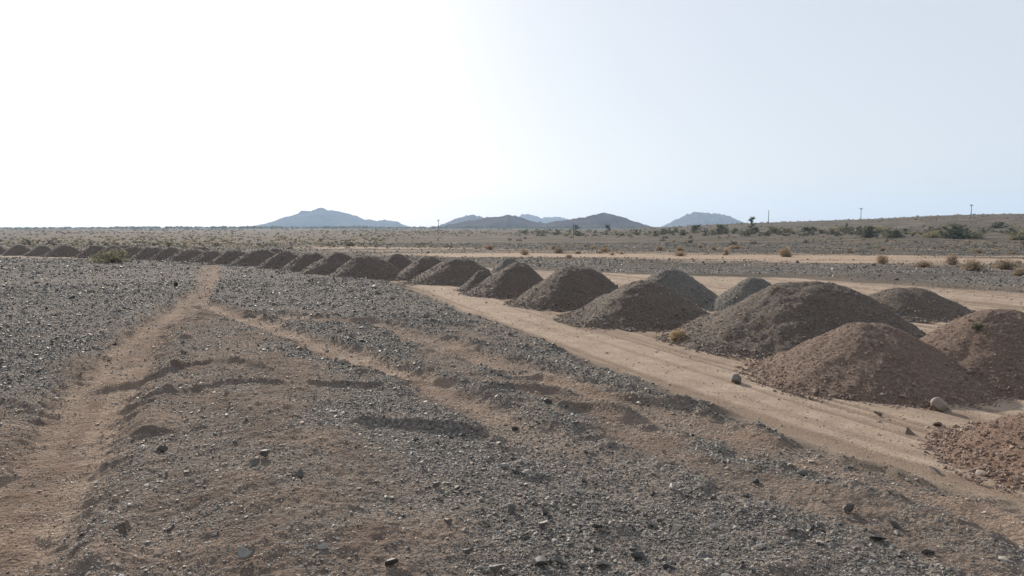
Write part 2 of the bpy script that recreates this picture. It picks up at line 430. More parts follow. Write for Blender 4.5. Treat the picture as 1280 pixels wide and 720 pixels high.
# ------------------------------------------------------------------ ground mesh: rings round the viewpoint, finer near and ahead
def build_ground():
    rad = [0.8]
    while rad[-1] < 5350:
        r_ = rad[-1]
        k = 0.0042 if r_ < 40 and r_ > 5 else (0.012 if r_ < 400 else 0.03)
        if r_ < 5: k = 0.04
        rad.append(r_ * (1 + k))
    rad = np.array(rad)
    th = np.concatenate([np.arange(-44, 44, 0.2), np.arange(44, 316, 4.0)])
    th = np.radians(th)
    nr, nt = len(rad), len(th)
    RR, TT = np.meshgrid(rad, th, indexing='ij')
    X, Y = RR * np.sin(TT), RR * np.cos(TT)
    P = np.stack([X.ravel(), Y.ravel()], 1)
    H, Z = zones(P)
    V = np.concatenate([P, H[:, None]], 1)
    i = np.arange(nr - 1)[:, None]; j = np.arange(nt)[None, :]; j2 = (j + 1) % nt
    Fq = np.stack([i * nt + j, i * nt + j2, (i + 1) * nt + j2, (i + 1) * nt + j], -1).reshape(-1, 4)[:, ::-1]
    # centre cap
    V = np.vstack([V, [[0, 0, H[:nt].mean()]]])
    for k in Z: Z[k] = np.append(Z[k], Z[k][0])
    tri = np.stack([np.full(nt, len(V) - 1), np.arange(nt), (np.arange(nt) + 1) % nt], 1)[:, ::-1]
    keep = ('gravel', 'sand', 'pale', 'track', 'streak', 'soil', 'rutpale')
    me = mesh('ground', V, [Fq, tri], M['ground'], {k: Z[k] for k in keep}, True)
    return link('ground', me, 'stony desert floor of grey gravel, sand and wheel tracks', 'ground', kind='structure')
build_ground()

# ------------------------------------------------------------------ stones
def ico(sub=0):
    t = (1 + 5 ** 0.5) / 2
    v = np.array([(-1, t, 0), (1, t, 0), (-1, -t, 0), (1, -t, 0), (0, -1, t), (0, 1, t), (0, -1, -t), (0, 1, -t), (t, 0, -1), (t, 0, 1), (-t, 0, -1), (-t, 0, 1)], float)
    f = np.array([(0, 11, 5), (0, 5, 1), (0, 1, 7), (0, 7, 10), (0, 10, 11), (1, 5, 9), (5, 11, 4), (11, 10, 2), (10, 7, 6), (7, 1, 8), (3, 9, 4), (3, 4, 2), (3, 2, 6), (3, 6, 8), (3, 8, 9), (4, 9, 5), (2, 4, 11), (6, 2, 10), (8, 6, 7), (9, 8, 1)])
    v /= np.linalg.norm(v[0])
    for _ in range(sub):
        d = {}; vl = list(v); nf = []
        def mid(a, b):
            k = (min(a, b), max(a, b))
            if k not in d:
                q = vl[a] + vl[b]; vl.append(q / np.linalg.norm(q)); d[k] = len(vl) - 1
            return d[k]
        for a, b, c in f:
            ab, bc, ca = mid(a, b), mid(b, c), mid(c, a)
            nf += [(a, ab, ca), (b, bc, ab), (c, ca, bc), (ab, bc, ca)]
        v, f = np.array(vl), np.array(nf)
    return v, f

def rock_protos(n, sub, cuts, flat=0.6, seed=0, cut=(0.32, 0.75)):
    g = np.random.default_rng(seed)
    v0, f0 = ico(sub)
    out = []
    for _ in range(n):
        v = v0 @ np.linalg.qr(g.normal(size=(3, 3)))[0]
        for _ in range(cuts):
            nrm = g.normal(size=3); nrm /= np.linalg.norm(nrm); dd = g.uniform(*cut)
            e = np.maximum(v @ nrm - dd, 0); v = v - e[:, None] * nrm
        v = v * g.uniform([0.75, 0.6, flat * 0.7], [1.2, 0.95, flat * 1.35])
        out.append(v)
    return np.array(out), f0

PROTO_NEAR = rock_protos(40, 0, 5, 0.52, 1)
def box_protos(n, seed):
    g = np.random.default_rng(seed)
    c = np.array([(x, y, z) for z in (-1, 1) for y in (-1, 1) for x in (-1, 1)], float) * 0.62
    f = np.array([(0, 1, 5), (0, 5, 4), (1, 3, 7), (1, 7, 5), (3, 2, 6), (3, 6, 7), (2, 0, 4), (2, 4, 6), (4, 5, 7), (4, 7, 6)])
    out = []
    for _ in range(n):
        v = c + g.normal(0, 0.16, c.shape)
        v[4:, :2] = v[4:, :2] * g.uniform(0.35, 0.9) + g.normal(0, 0.15, 2)
        out.append(v * g.uniform([0.8, 0.65, 0.4], [1.25, 1.0, 0.8]))
    return np.array(out), f
PROTO_FAR = box_protos(40, 3)

def stones(P, z, size, proto, seed, sink=0.25, tilt=0.35):
    """arrays of many separate stones lying at P with half-size `size`"""
    g = np.random.default_rng(seed)
    pv, pf = proto
    n = len(P); k = pv.shape[1]
    idx = g.integers(0, len(pv), n)
    a = g.uniform(0, 2 * np.pi, n); tx = g.normal(0, tilt, n); ty = g.normal(0, tilt, n)
    V = pv[idx] * size[:, None, None]
    ca, sa = np.cos(a)[:, None], np.sin(a)[:, None]
    x = V[:, :, 0] * ca - V[:, :, 1] * sa; y = V[:, :, 0] * sa + V[:, :, 1] * ca; zz = V[:, :, 2]
    cx, sx = np.cos(tx)[:, None], np.sin(tx)[:, None]
    y, zz = y * cx - zz * sx, y * sx + zz * cx
    cy, sy = np.cos(ty)[:, None], np.sin(ty)[:, None]
    x, zz = x * cy - zz * sy, x * sy + zz * cy
    zz = zz - zz.min(1, keepdims=True) * (1 - sink * 2)
    out = np.stack([x + P[:, 0:1], y + P[:, 1:2], zz + z[:, None]], -1).reshape(-1, 3)
    Fc = (pf[None] + (np.arange(n) * k)[:, None, None]).reshape(-1, 3)
    return out, Fc, k

def mound_clear(P, s=0.93):
    k = np.ones(len(P), bool)
    for (cx, cy, Rr, h, ox), *_ in MG:
        k &= np.hypot(P[:, 0] - cx, P[:, 1] - cy) > Rr * s
    return k

def sample_sector(n, r0, r1, a=43):
    # density falling as 1/r, uniform in angle
    r = r0 * (r1 / r0) ** rng.random(n) if False else rng.uniform(r0, r1, n)
    t = np.radians(rng.uniform(-a, a, n))
    return np.stack([r * np.sin(t), r * np.cos(t)], 1)

def build_gravel():
    total = []
    for r0, r1, n in ((4.6, 9, 120000), (9, 15, 150000), (15, 26, 140000), (26, 45, 110000), (45, 80, 80000), (80, 150, 60000)):
        P = sample_sector(n, r0, r1)
        H, Z = zones(P)
        r = np.hypot(P[:, 0], P[:, 1])
        clump = smooth(0.25, 0.65, vnoise(P[:, 0] * 1.1, P[:, 1] * 1.1, 91) * 0.6 + vnoise(P[:, 0] * 3.1, P[:, 1] * 3.1, 92) * 0.4)
        dens = Z['field'] * (1 - 0.68 * np.clip(Z['track'] * 1.05, 0, 1)) * (1 - 0.58 * Z['soil']) * (0.45 + 0.55 * clump)
        dens = np.maximum(dens, Z['sgrey'] * 0.9 * (1 - Z['field']))
        dens = np.maximum(dens, 0.035 * Z['sand'] + 0.02)
        dens = np.maximum(dens, smooth(50, 75, r) * (1 - Z['sand']) * (1 - Z['pale']) * (0.15 + 0.6 * clump))
        k = (rng.random(n) < dens) & mound_clear(P, 0.97)
        P, H, r = P[k], H[k], r[k]
        Zk = {q: v[k] for q, v in Z.items()}
        base = 0.0064 + 0.00052 * r
        size = base * np.exp(rng.normal(0, 0.42, len(P)))
        big = rng.random(len(P)) < 0.06
        size = np.where(big, size * 1.9, size)
        size = size * (1 - 0.3 * np.clip(Zk['soil'] + Zk['sand'] + Zk['track'], 0, 1))
        size = np.clip(size, 0.008, 0.17)
        tint = np.clip(rng.beta(1.5, 1.9, len(P)) * 0.78 + 0.5 * Zk['soil'] * rng.random(len(P)) + (rng.random(len(P)) < 0.05) * 0.3, 0, 1)
        tint = np.where((Zk['sand'] > 0.5) | (Zk['track'] > 0.5), np.clip(0.6 + 0.4 * rng.random(len(P)), 0, 1), tint)
        total.append((P, H, size, tint))
    for nm, proto, parts, lab in (('gravel', PROTO_NEAR, total[:2], 'loose crushed grey gravel spread over the near field'), ('gravel', PROTO_FAR, total[2:], 'grey gravel of the farther field and the strip beyond the heaps')):
        P = np.vstack([t[0] for t in parts]); H = np.concatenate([t[1] for t in parts]); S = np.concatenate([t[2] for t in parts]); T = np.concatenate([t[3] for t in parts])
        V, Fc, k = stones(P, H, S, proto, 5)
        me = mesh(nm, V, Fc, M['gravel'], {'tint': np.repeat(T, k)})
        link(nm, me, lab, 'gravel', kind='stuff')
build_gravel()

# ------------------------------------------------------------------ heaps
def build_mound(geo, kind, crest, seed):
    cx, cy, Rr, Hh, ox = geo
    dist = math.hypot(cx, cy)
    g = np.random.default_rng(seed)
    res = max(0.022, dist * 0.0016)
    nr = int(Rr * 1.1 / res); nt = int(2 * math.pi * Rr * 0.6 / res)
    nr, nt = max(nr, 24), max(nt, 60)
    rr = np.linspace(0, 1.12, nr + 1)[1:]; tt = np.arange(nt) / nt * 2 * np.pi
    A, T = np.meshgrid(rr, tt, indexing='ij')
    wob = 1 + 0.07 * fbm(np.cos(T) * 1.5 + seed, np.sin(T) * 1.5, 3, seed)
    X, Y = A * np.cos(T) * Rr * wob, A * np.sin(T) * Rr * wob
    def surf(X, Y, rho_scale=None):
        # crest is a short ridge: across the view
        ex = np.clip(X - ox, -crest * 0.35, crest * 0.35)
        dx = X - ox * (1 - np.clip(np.hypot(X, Y) / Rr, 0, 1)) - ex * (1 - np.clip(np.hypot(X, Y) / Rr, 0, 1))
        dx = np.where(crest > 0, dx, X)
        th = np.arctan2(Y, X)
        w = 1 + 0.07 * fbm(np.cos(th) * 1.5 + seed, np.sin(th) * 1.5, 3, seed)
        q = np.hypot(dx, Y) / Rr / w
        a = 0.155 if dist < 40 else 0.2
        h = 1 - (np.sqrt(q * q + a * a) - a) / (math.sqrt(1 + a * a) - a)
        h = h + 0.025 * np.sin(np.clip(q, 0, 1) * math.pi) * np.clip(h, 0, 1)
        lump = fbm(X * 1.1 + seed * 3, Y * 1.1, 3, seed + 1) * (0.04 + 0.06 * ((seed * 0.618) % 1)) * Rr / 2 + fbm(X * 3.5, Y * 3.5 + seed, 3, seed + 2) * 0.032
        fine = fbm(X * 12, Y * 12 + seed, 3, seed + 3) * 0.014
        edge = smooth(1.05, 0.8, q)
        z = np.where(h > 0, Hh * h, Hh * h * 0.6) + (lump + fine) * edge + 0.015 * (1 - edge)
        return z
    Z = surf(X, Y)
    V = np.stack([X.ravel(), Y.ravel(), Z.ravel()], 1)
    V = np.vstack([V, [[0, 0, float(surf(np.array([0.0]), np.array([0.0]))[0])]]])
    i = np.arange(nr - 1)[:, None]; j = np.arange(nt)[None, :]; j2 = (j + 1) % nt
    Fq = np.stack([i * nt + j, (i + 1) * nt + j, (i + 1) * nt + j2, i * nt + j2], -1).reshape(-1, 4)
    tri = np.stack([np.full(nt, nr * nt), np.arange(nt), (np.arange(nt) + 1) % nt], 1)
    attrs = np.zeros(len(V))
    mats = [M['heap_' + kind], M[{'brown': 'brown_rock', 'red': 'red_rock', 'rust': 'red_rock', 'grey': 'gravel'}[kind]]]
    faces = [Fq, tri]; idx = [np.zeros(len(Fq)), np.zeros(len(tri))]; sm = [np.ones(len(Fq), bool), np.ones(len(tri), bool)]
    tint = attrs
    if dist < 95:
        n = int(np.clip(11000 * (14 / dist) ** 1.0 * (Rr / 2.2) ** 2, 400, 14000))
        q = np.sqrt(g.random(n)) * 1.06; t = g.uniform(0, 2 * np.pi, n)
        toe = g.random(n) < 0.16
        q = np.where(toe, g.uniform(0.9, 1.12, n), q)
        P = np.stack([q * np.cos(t), q * np.sin(t)], 1) * Rr
        th = np.arctan2(P[:, 1], P[:, 0])
        P *= (1 + 0.07 * fbm(np.cos(th) * 1.5 + seed, np.sin(th) * 1.5, 3, seed))[:, None]
        z = surf(P[:, 0], P[:, 1])
        z = np.maximum(z, 0.01)
        b = 0.0055 + 0.00045 * dist
        s = b * (0.65 + 0.6 * np.clip(q, 0, 1) ** 2) * np.exp(g.normal(0, 0.5, n)) * np.where(toe, 1.25, 1.0)
        if seed == 100: s *= 1.35
        s = np.clip(s, 0.006, 0.075)
        V2, F2, k = stones(P, z, s, PROTO_NEAR, seed + 7, 0.3, 0.6)
        faces.append(F2 + len(V)); idx.append(np.ones(len(F2))); sm.append(np.zeros(len(F2), bool))
        tint = np.concatenate([attrs, np.repeat(0.12 + 0.7 * g.beta(2, 2.2, n) + 0.18 * (g.random(n) < 0.06), k)])
        V = np.vstack([V, V2])
    mts = np.concatenate([i_ for f, i_ in zip(faces, idx) if len(f)])
    # faces of different size are stored in list order
    me = mesh('gravel_mound', V, faces, mats, {'tint': tint}, np.concatenate(sm), mts)
    return me

for i, (geo, kind, crest, lab) in enumerate(MG):
    me = build_mound(geo, kind, crest, 100 + i)
    gz = float(zones(np.array([[geo[0], geo[1]]]))[0][0])
    link('gravel_mound', me, lab or ROW_LABEL, 'gravel mound', 'heaps of gravel dumped in rows beside the lane' if i < len(MOUNDS) else 'far row of gravel heaps',
         loc=(geo[0], geo[1], gz - 0.02))

# ------------------------------------------------------------------ single stones that stand out
def single_stone(px, py, w_px, h_px, kind, label, name='stone', group=None, seed=0, cuts=6, sub=2, round_=False, tint=0.3):
    p = at(px, py + h_px / 2 * 0.9)
    hz = float(zones(p[None])[0][0])
    p = at(px, py + h_px / 2 * 0.9, hz)
    Y = p[1]
    sw, sh = w_px / F_PX * Y, h_px / F_PX * Y
    g = np.random.default_rng(seed)
    pv, pf = rock_protos(1, sub, 7 if round_ else 8, 1.0, seed + 50, (0.5, 0.8) if round_ else (0.15, 0.5))
    v = pv[0]
    v = v + 0.05 * fbm(v[:, 0] * 2.2 + seed, v[:, 1] * 2.2 + v[:, 2] * 1.3, 3, seed)[:, None] * v
    v = v - (v.max(0) + v.min(0)) / 2
    v = v / (v.max(0) - v.min(0)) * np.array([sw, (sw + sh) / 2 * g.uniform(0.85, 1.1), sh * 1.15])
    v[:, 2] += -v[:, 2].min() - sh * 0.12
    me = mesh(name, v, pf, M[kind], {'tint': np.full(len(v), tint)}, round_)
    return link(name, me, label, 'boulder' if name == 'boulder' else 'stone', group, loc=(p[0], p[1], hz)), me

single_stone(1173, 505.5, 21, 17, 'brown_rock', 'pale rounded boulder at the foot of the reddish heap', 'boulder', seed=3, round_=True, tint=0.62)
single_stone(920.5, 474, 13, 12, 'gravel', 'round grey stone alone on the sandy lane by the reddish heap', 'stone', seed=4, round_=True)
single_stone(1137, 539, 11, 10, 'brown_rock', 'small dark angular stone in the middle of the sandy lane', 'stone', seed=5)
single_stone(1097, 517, 9, 5, 'brown_rock', 'flat dark stone on the sand left of the pale boulder', 'stone', seed=6)
single_stone(1172, 530, 13, 6, 'brown_rock', 'flat brown stone on the sand below the pale boulder', 'stone', seed=7)
single_stone(1020, 492, 9, 7, 'brown_rock', 'pinkish stone at the toe of the reddish heap', 'stone', seed=8)
single_stone(1168, 588, 14, 8, 'gravel', 'blue grey stone beside the rubbly near heap', 'stone', seed=9)
single_stone(1200, 545, 15, 11, 'brown_rock', 'large brown clod fallen from the rubbly near heap', 'stone', seed=10)
EXTRA = [(203, 561, 12, 8), (305, 690, 20, 14), (200, 690, 14, 9), (490, 703, 17, 12), (622, 712, 25, 15), (640, 635, 11, 12), (681, 640, 10, 12), (679, 655, 12, 9),
         (203, 627, 13, 4), (746, 656, 18, 7), (848, 659, 16, 9), (797, 693, 18, 10), (676, 702, 18, 11), (755, 704, 20, 9), (585, 688, 15, 8), (699, 700, 16, 10),
         (1097, 672, 22, 9), (1060, 634, 17, 11), (1003, 592, 14, 9), (941, 601, 17, 8), (1120, 655, 15, 9), (880, 696, 20, 8), (925, 712, 18, 12), (990, 663, 14, 8),
         (318, 578, 13, 9), (375, 593, 11, 9), (330, 566, 12, 8), (545, 605, 10, 7), (836, 708, 16, 10), (1160, 690, 16, 9), (720, 618, 10, 8), (250, 655, 12, 5), (560, 652, 12, 7)]
OWN = {1: 'pointed grey stone with a small pale chip beside it, on brown soil', 2: 'pale tan stone on the brown soil near the left track',
       4: 'biggest dark block on the gravel, at the bottom edge of the view', 8: 'thin white sliver of stone on the brown soil'}
for i, e in enumerate(EXTRA):
    kind = 'brown_rock' if i in (2,) else 'gravel'
    single_stone(*e, kind, OWN.get(i, 'dark angular stone, larger than the gravel it lies on'), 'stone', None if i in OWN else 'larger dark stones on the near gravel', seed=30 + i, sub=2, tint={1: 0.45, 2: 0.9, 8: 0.97}.get(i, 0.08 + 0.2 * (i * 0.37 % 1)))

# ------------------------------------------------------------------ plants
def tube_arr(paths, sides=4):
    """tapered tubes: list of (points (k,3), radii (k,))"""
    Vs, Fs, off = [], [], 0
    for pts, rad in paths:
        pts = np.asarray(pts, float); k = len(pts)
        d = np.gradient(pts, axis=0); d /= np.linalg.norm(d, axis=1, keepdims=True) + 1e-9
        ref = np.array([0.0, 0, 1]) if abs(d[0, 2]) < 0.9 else np.array([1.0, 0, 0])
        u = np.cross(d, ref); u /= np.linalg.norm(u, axis=1, keepdims=True) + 1e-9; w = np.cross(d, u)
        an = np.arange(sides) / sides * 2 * np.pi
        ring = pts[:, None] + np.asarray(rad)[:, None, None] * (np.cos(an)[None, :, None] * u[:, None] + np.sin(an)[None, :, None] * w[:, None])
        Vs.append(ring.reshape(-1, 3))
        i = np.arange(k - 1)[:, None]; j = np.arange(sides)[None]
        Fs.append(np.stack([i * sides + j, i * sides + (j + 1) % sides, (i + 1) * sides + (j + 1) % sides, (i + 1) * sides + j], -1).reshape(-1, 4) + off)
        off += k * sides
    return np.vstack(Vs), np.vstack(Fs)

def leaf_cloud(centres, n_each, spread, size, seed, squash=0.75):
    g = np.random.default_rng(seed)
    C = np.repeat(centres, n_each, axis=0); n = len(C)
    d = g.normal(size=(n, 3)); d /= np.linalg.norm(d, axis=1, keepdims=True)
    sp = np.repeat(np.asarray(spread) * np.ones(len(centres)), n_each)
    C = C + d * (g.random(n) ** 0.5 * sp)[:, None] * [1, 1, squash]
    u = g.normal(size=(n, 3)); u /= np.linalg.norm(u, axis=1, keepdims=True)
    w = np.cross(u, g.normal(size=(n, 3))); w /= np.linalg.norm(w, axis=1, keepdims=True)
    s = size * g.uniform(0.5, 1.3, n)[:, None]
    V = np.stack([C - u * s, C + w * s * 0.55, C + u * s, C - w * s * 0.55], 1).reshape(-1, 3)
    V[:, 2] = np.maximum(V[:, 2], 0.02)
    Fc = np.arange(n * 4).reshape(-1, 4)
    tint = np.repeat(np.clip(np.repeat(g.random(len(centres)), n_each) * 0.55 + g.random(n) * 0.45, 0, 1), 4)
    return V, Fc, tint

def twig_paths(n, w, h, g, r0=0.012, up=0.5, curl=0.15):
    P = []
    for _ in range(n):
        a = g.uniform(0, 2 * np.pi); q = g.random() ** 0.6
        end = np.array([math.cos(a) * w / 2 * q, math.sin(a) * w / 2 * q, h * (0.12 + 0.88 * math.sqrt(max(0, 1 - q ** 3))) * g.uniform(0.35, 1.06)])
        b = np.array([math.cos(a) * w * 0.24 * q * g.random(), math.sin(a) * w * 0.24 * q * g.random(), -0.03])
        mid = b * 0.5 + end * 0.5 + np.array([0, 0, h * up * 0.15]) + g.normal(0, 1, 3) * curl * h * 0.3
        P.append((np.array([b, mid, end]), np.array([r0, r0 * 0.7, r0 * 0.25])))
    return P

def shrub_data(seed, w, h, leaf, n_c=26, n_l=34, leaf_s=0.07, mat='green_leaf'):
    g = np.random.default_rng(seed)
    c = []
    while len(c) < n_c:
        p = g.uniform(-1, 1, 3); p[2] = abs(p[2])
        l = np.linalg.norm(p)
        if l < 1 and l > 0.35: c.append(p * [w / 2 * 0.86, w / 2 * 0.86, h * 0.84])
    c = np.array(c)
    c[:, 2] = np.maximum(c[:, 2], h * 0.12)
    V, Fc, tint = leaf_cloud(c, n_l, w * g.uniform(0.08, 0.17, n_c), leaf_s, seed + 1)
    fol = mesh('foliage', V, Fc, M[mat], {'tint': tint})
    P = []
    for q in c:
        b = np.array([q[0] * 0.08, q[1] * 0.08, -0.05]); m = (b + q) / 2 + g.normal(0, 0.05 * h, 3)
        P.append((np.array([b, m, q]), np.array([0.03, 0.02, 0.008]) * h))
    tv, tf = tube_arr(P)
    st = mesh('stem', tv, tf, M['bark'])
    return fol, st

def dry_bush_mesh(seed, w, h, n=170, mat='dry_twig', r0=0.014):
    g = np.random.default_rng(seed)
    V, Fq = tube_arr(twig_paths(n, w, h, g, r0), 3)
    V2, F2, t2 = leaf_cloud(np.array([p[0][-1] * g.uniform(0.7, 1.0) for p in twig_paths(70, w, h, g)]), 7, w * 0.09, 0.045 * max(w, 0.6), seed + 2)
    tint = np.concatenate([np.repeat(g.random(n), 9), t2])
    V = np.vstack([V, V2])
    return mesh('dry_bush', V, [Fq, F2 + len(V) - len(V2)], M[mat], {'tint': tint})

def ground_z(p):
    return float(zones(np.array([[p[0], p[1]]]))[0][0])

def on_ground(px, py):
    """ground point seen at a pixel on the real terrain"""
    d = ray(px, py)
    ts = np.concatenate([np.linspace(5, 120, 400), np.linspace(120, 900, 1200)])
    P = np.stack([d[0] * ts, d[1] * ts], 1)
    Hh = zones(P)[0]
    hit = np.where(CAM_H + d[2] * ts <= Hh)[0]
    t = ts[hit[0]] if len(hit) else 900
    return np.array([d[0] * t, d[1] * t]), (Hh[hit[0]] if len(hit) else Hh[-1])

def place_shrub(data, name, px, py, w_px, h_px, label, cat, group=None, base_wh=(2.0, 1.4), rz=0.0):
    p, z = on_ground(px, py)
    w, h = w_px / F_PX * p[1], h_px / F_PX * p[1]
    sc = (w / base_wh[0], w / base_wh[0], h / base_wh[1])
    if isinstance(data, tuple):
        e = link(name, None, label, cat, group, loc=(p[0], p[1], z - 0.03), rz=rz, scale=sc)
        link('foliage', data[0], parent=e); link('stem', data[1], parent=e)
        return e
    return link(name, data, label, cat, group, loc=(p[0], p[1], z - 0.03), rz=rz, scale=sc)

GREENS = [shrub_data(200 + i, 2.0, 1.4, None, 34, 42, 0.075) for i in range(4)]
OLIVES = [shrub_data(220 + i, 2.0, 1.4, None, 40, 40, 0.05, 'olive_leaf') for i in range(2)]
DRYS = [dry_bush_mesh(240 + i, 2.0, 1.4, 220) for i in range(4)]
STRAW = dry_bush_mesh(260, 2.0, 1.4, 260, 'straw', 0.022)

place_shrub(OLIVES[0], 'desert_shrub', 139, 328, 60, 20, 'rounded olive shrub in front of the far row of heaps', 'shrub')
place_shrub(STRAW, 'grass_tuft', 848, 428, 26, 21, 'straw coloured dry tuft at the toe of the largest brown heap', 'grass tuft')
# weed on the flank of the broad reddish heap
g2 = MG[2][0]
wv, wf, wt = leaf_cloud(np.array([(0, 0, 0.06), (0.05, 0.02, 0.1), (-0.05, 0, 0.08)]), 40, 0.07, 0.03, 9)
wm = mesh('weed', wv, wf, M['green_leaf'], {'tint': wt})
def on_mound(i, px, py):
    d = ray(px, py); ob = [o for o in col.objects if o.name.startswith('gravel_mound')][i]
    bpy.context.view_layer.update()
    o = ob.matrix_world.inverted() @ Vector((0, 0, CAM_H))
    ok, loc, nrm, f = ob.ray_cast(o, Vector(d))
    return ob.matrix_world @ loc if ok else None
wp = on_mound(2, 1222, 412)
if wp is not None: link('weed', wm, 'small green weed growing on the broad reddish heap', 'weed', loc=(wp[0], wp[1], wp[2] - 0.02))

BIG = [  # px, base py, w, h, set, label
    (1087, 297, 25, 17, 'g', 'compact dark green bush standing alone before the long ridge'),
    (1118, 297, 28, 12, 'g', 'low dark green bush close beside the compact one'),
    (1192, 298, 44, 20, 'g', 'broad green bush, the biggest on the plain'),
    (1222, 298, 24, 12, 'o', 'paler bush joined to the biggest green bush'),
    (1165, 297, 30, 11, 'o', 'grey olive bush before the biggest green bush'),
    (1272, 300, 30, 15, 'o', 'olive bush cut off by the frame edge'),
    (1248, 285, 22, 9, 'g', 'dark bush high on the slope of the long ridge'),
]
for i, (px, py, w, h, s, lab) in enumerate(BIG):
    place_shrub((GREENS if s == 'g' else OLIVES)[i % 2], 'desert_shrub', px, py, w, h, lab, 'shrub', rz=i * 1.3)
DRY = [
    (1216, 338.5, 30, 16, 'round tan dry bush at the edge of the grey gravel strip'),
    (1258, 337, 34, 16, 'ragged pale dry bush near the right of the sandy strip'),
    (1190, 331, 18, 15, 'upright brown dry bush behind the round tan one'),
    (1103, 330, 16, 11, 'small upright dry bush alone on the pale sand'),
    (1155, 334, 26, 9, 'low spreading dry bush on the pale sand'),
    (981, 321, 18, 14, 'wispy dry bush at the back edge of the pale sand'),
    (908, 319, 9, 10, 'thin dark dry bush like a small spike on pale sand'),
    (850, 320, 20, 7, 'dark low dry bush left of the spiky one'),
    (755, 315, 16, 7, 'squat dark brown bush among the sandy flats'),
    (700, 314, 12, 6, 'tiny brown bush at the near edge of the scrub'),
    (612, 312, 14, 7, 'brown bush beyond the flat topped heap'),
    (1275, 345, 22, 12, 'dry bush at the frame edge on grey gravel'),
    (920, 311, 26, 5, 'long low dry bush behind the sandy strip'),
]
for i, (px, py, w, h, lab) in enumerate(DRY):
    place_shrub(DRYS[i % 4], 'dry_bush', px, py, w, h, lab, 'dry bush', rz=i * 2.1)

for k in range(30):
    gq = np.random.default_rng(900 + k)
    px = gq.uniform(560, 1310); py = 309 + 14 * gq.random() + max(0, (px - 900) / 400) * 18 * gq.random()
    wq = gq.uniform(5, 12) * (1 + (py - 309) / 40)
    place_shrub(DRYS[k % 4], 'dry_bush', px, py, wq, wq * gq.uniform(0.32, 0.65), 'small dry tan bush on the sandy flats behind the heaps', 'dry bush', 'small dry bushes on the sandy flats', rz=k * 1.9)

# scrub on the plain: small separate bushes
def simple_shrub(seed, mat, n_c=12, n_l=20, ls=0.11):
    g = np.random.default_rng(seed)
    c = []
    while len(c) < n_c:
        p = g.uniform(-1, 1, 3); p[2] = abs(p[2])
        if np.linalg.norm(p) < 1: c.append(p * [0.82, 0.82, 1.1])
    V, Fc, t = leaf_cloud(np.array(c), n_l, 0.24, ls, seed)
    P = [(np.array([[0, 0, -0.1], q * 0.5 + [0, 0, 0.05], q]), np.array([0.04, 0.03, 0.01])) for q in np.array(c)]
    tv, tf = tube_arr(P, 3)
    return mesh('scrub_bush', np.vstack([V, tv]), [Fc, tf + len(V)], [M[mat], M['bark']], {'tint': np.concatenate([t, np.zeros(len(tv))])}, False,
                np.concatenate([np.zeros(len(Fc)), np.ones(len(tf))]))
SCRUB = [simple_shrub(300 + i, m) for i, m in enumerate(['green_leaf', 'green_leaf', 'grey_leaf', 'olive_leaf', 'grey_leaf', 'green_leaf'])]
def scrub_spots(n, y0, y1, x0=-90, x1=1370, power=1.0, seed=0):
    g = np.random.default_rng(seed); out = []
    while len(out) < n:
        px = g.uniform(x0, x1); py = y0 + (y1 - y0) * g.random() ** power
        p = at(px, py)
        if vnoise(np.array([p[0] * 0.03]), np.array([p[1] * 0.02]), 13)[0] < g.uniform(0.2, 0.75): continue
        out.append(p)
    return out
gk = np.random.default_rng(8)
def put_scrub(p, label, group, smin, smax, kinds, z=None):
    s = gk.uniform(smin, smax)
    link('scrub_bush', SCRUB[gk.choice(kinds)], label, 'shrub', group, loc=(p[0], p[1], (ground_z(p) if z is None else z) - 0.04), rz=gk.uniform(0, 6.28),
         scale=(s, s * gk.uniform(0.8, 1.2), s * gk.uniform(0.55, 1.0)))
for p in scrub_spots(115, 291.5, 309, power=1.1, seed=4):
    put_scrub(p, 'small greyish bush scattered on the flat plain beyond the heaps', 'low scrub on the plain', 0.35, 1.1, [2, 3, 4, 2, 4, 0])
# greener belt, right of centre at the foot of the ridge
spots = []
for k in range(180):
    px = gk.uniform(640, 1110) if k < 150 else gk.uniform(1110, 1330)
    py = gk.uniform(288.5, 295.5)
    p, z = on_ground(px, py)
    put_scrub(p, 'green bush in the dense belt at the foot of the long ridge', 'green belt at the foot of the ridge', 1.0, 2.6, [0, 1, 2, 5, 3], z)

def scrub_mass(name, P, Z, S, label, mats=('green_leaf', 'olive_leaf'), seed=0, ls=0.34, n_l=26):
    """very many small bushes as one mass"""
    g = np.random.default_rng(seed)
    c = np.stack([P[:, 0], P[:, 1], Z + S * 0.45], 1)
    C = np.repeat(c, n_l, 0); s = np.repeat(S, n_l); n = len(C)
    d = g.normal(size=(n, 3)); d /= np.linalg.norm(d, axis=1, keepdims=True)
    C = C + d * (g.random(n) ** 0.4 * s)[:, None] * [1, 1, 0.5]
    u = g.normal(size=(n, 3)); u /= np.linalg.norm(u, axis=1, keepdims=True)
    w = np.cross(u, g.normal(size=(n, 3))); w /= np.linalg.norm(w, axis=1, keepdims=True)
    q = (s * ls * g.uniform(0.6, 1.3, n))[:, None]
    V = np.stack([C - u * q, C + w * q * 0.6, C + u * q, C - w * q * 0.6], 1).reshape(-1, 3)
    Fc = np.arange(n * 4).reshape(-1, 4)
    t = np.repeat(g.random(n), 4)
    mi = np.repeat(g.integers(0, len(mats), len(P)), n_l)
    me = mesh(name, V, Fc, [M[m] for m in mats], {'tint': t}, False, mi)
    return link(name, me, label, 'scrub', kind='stuff')
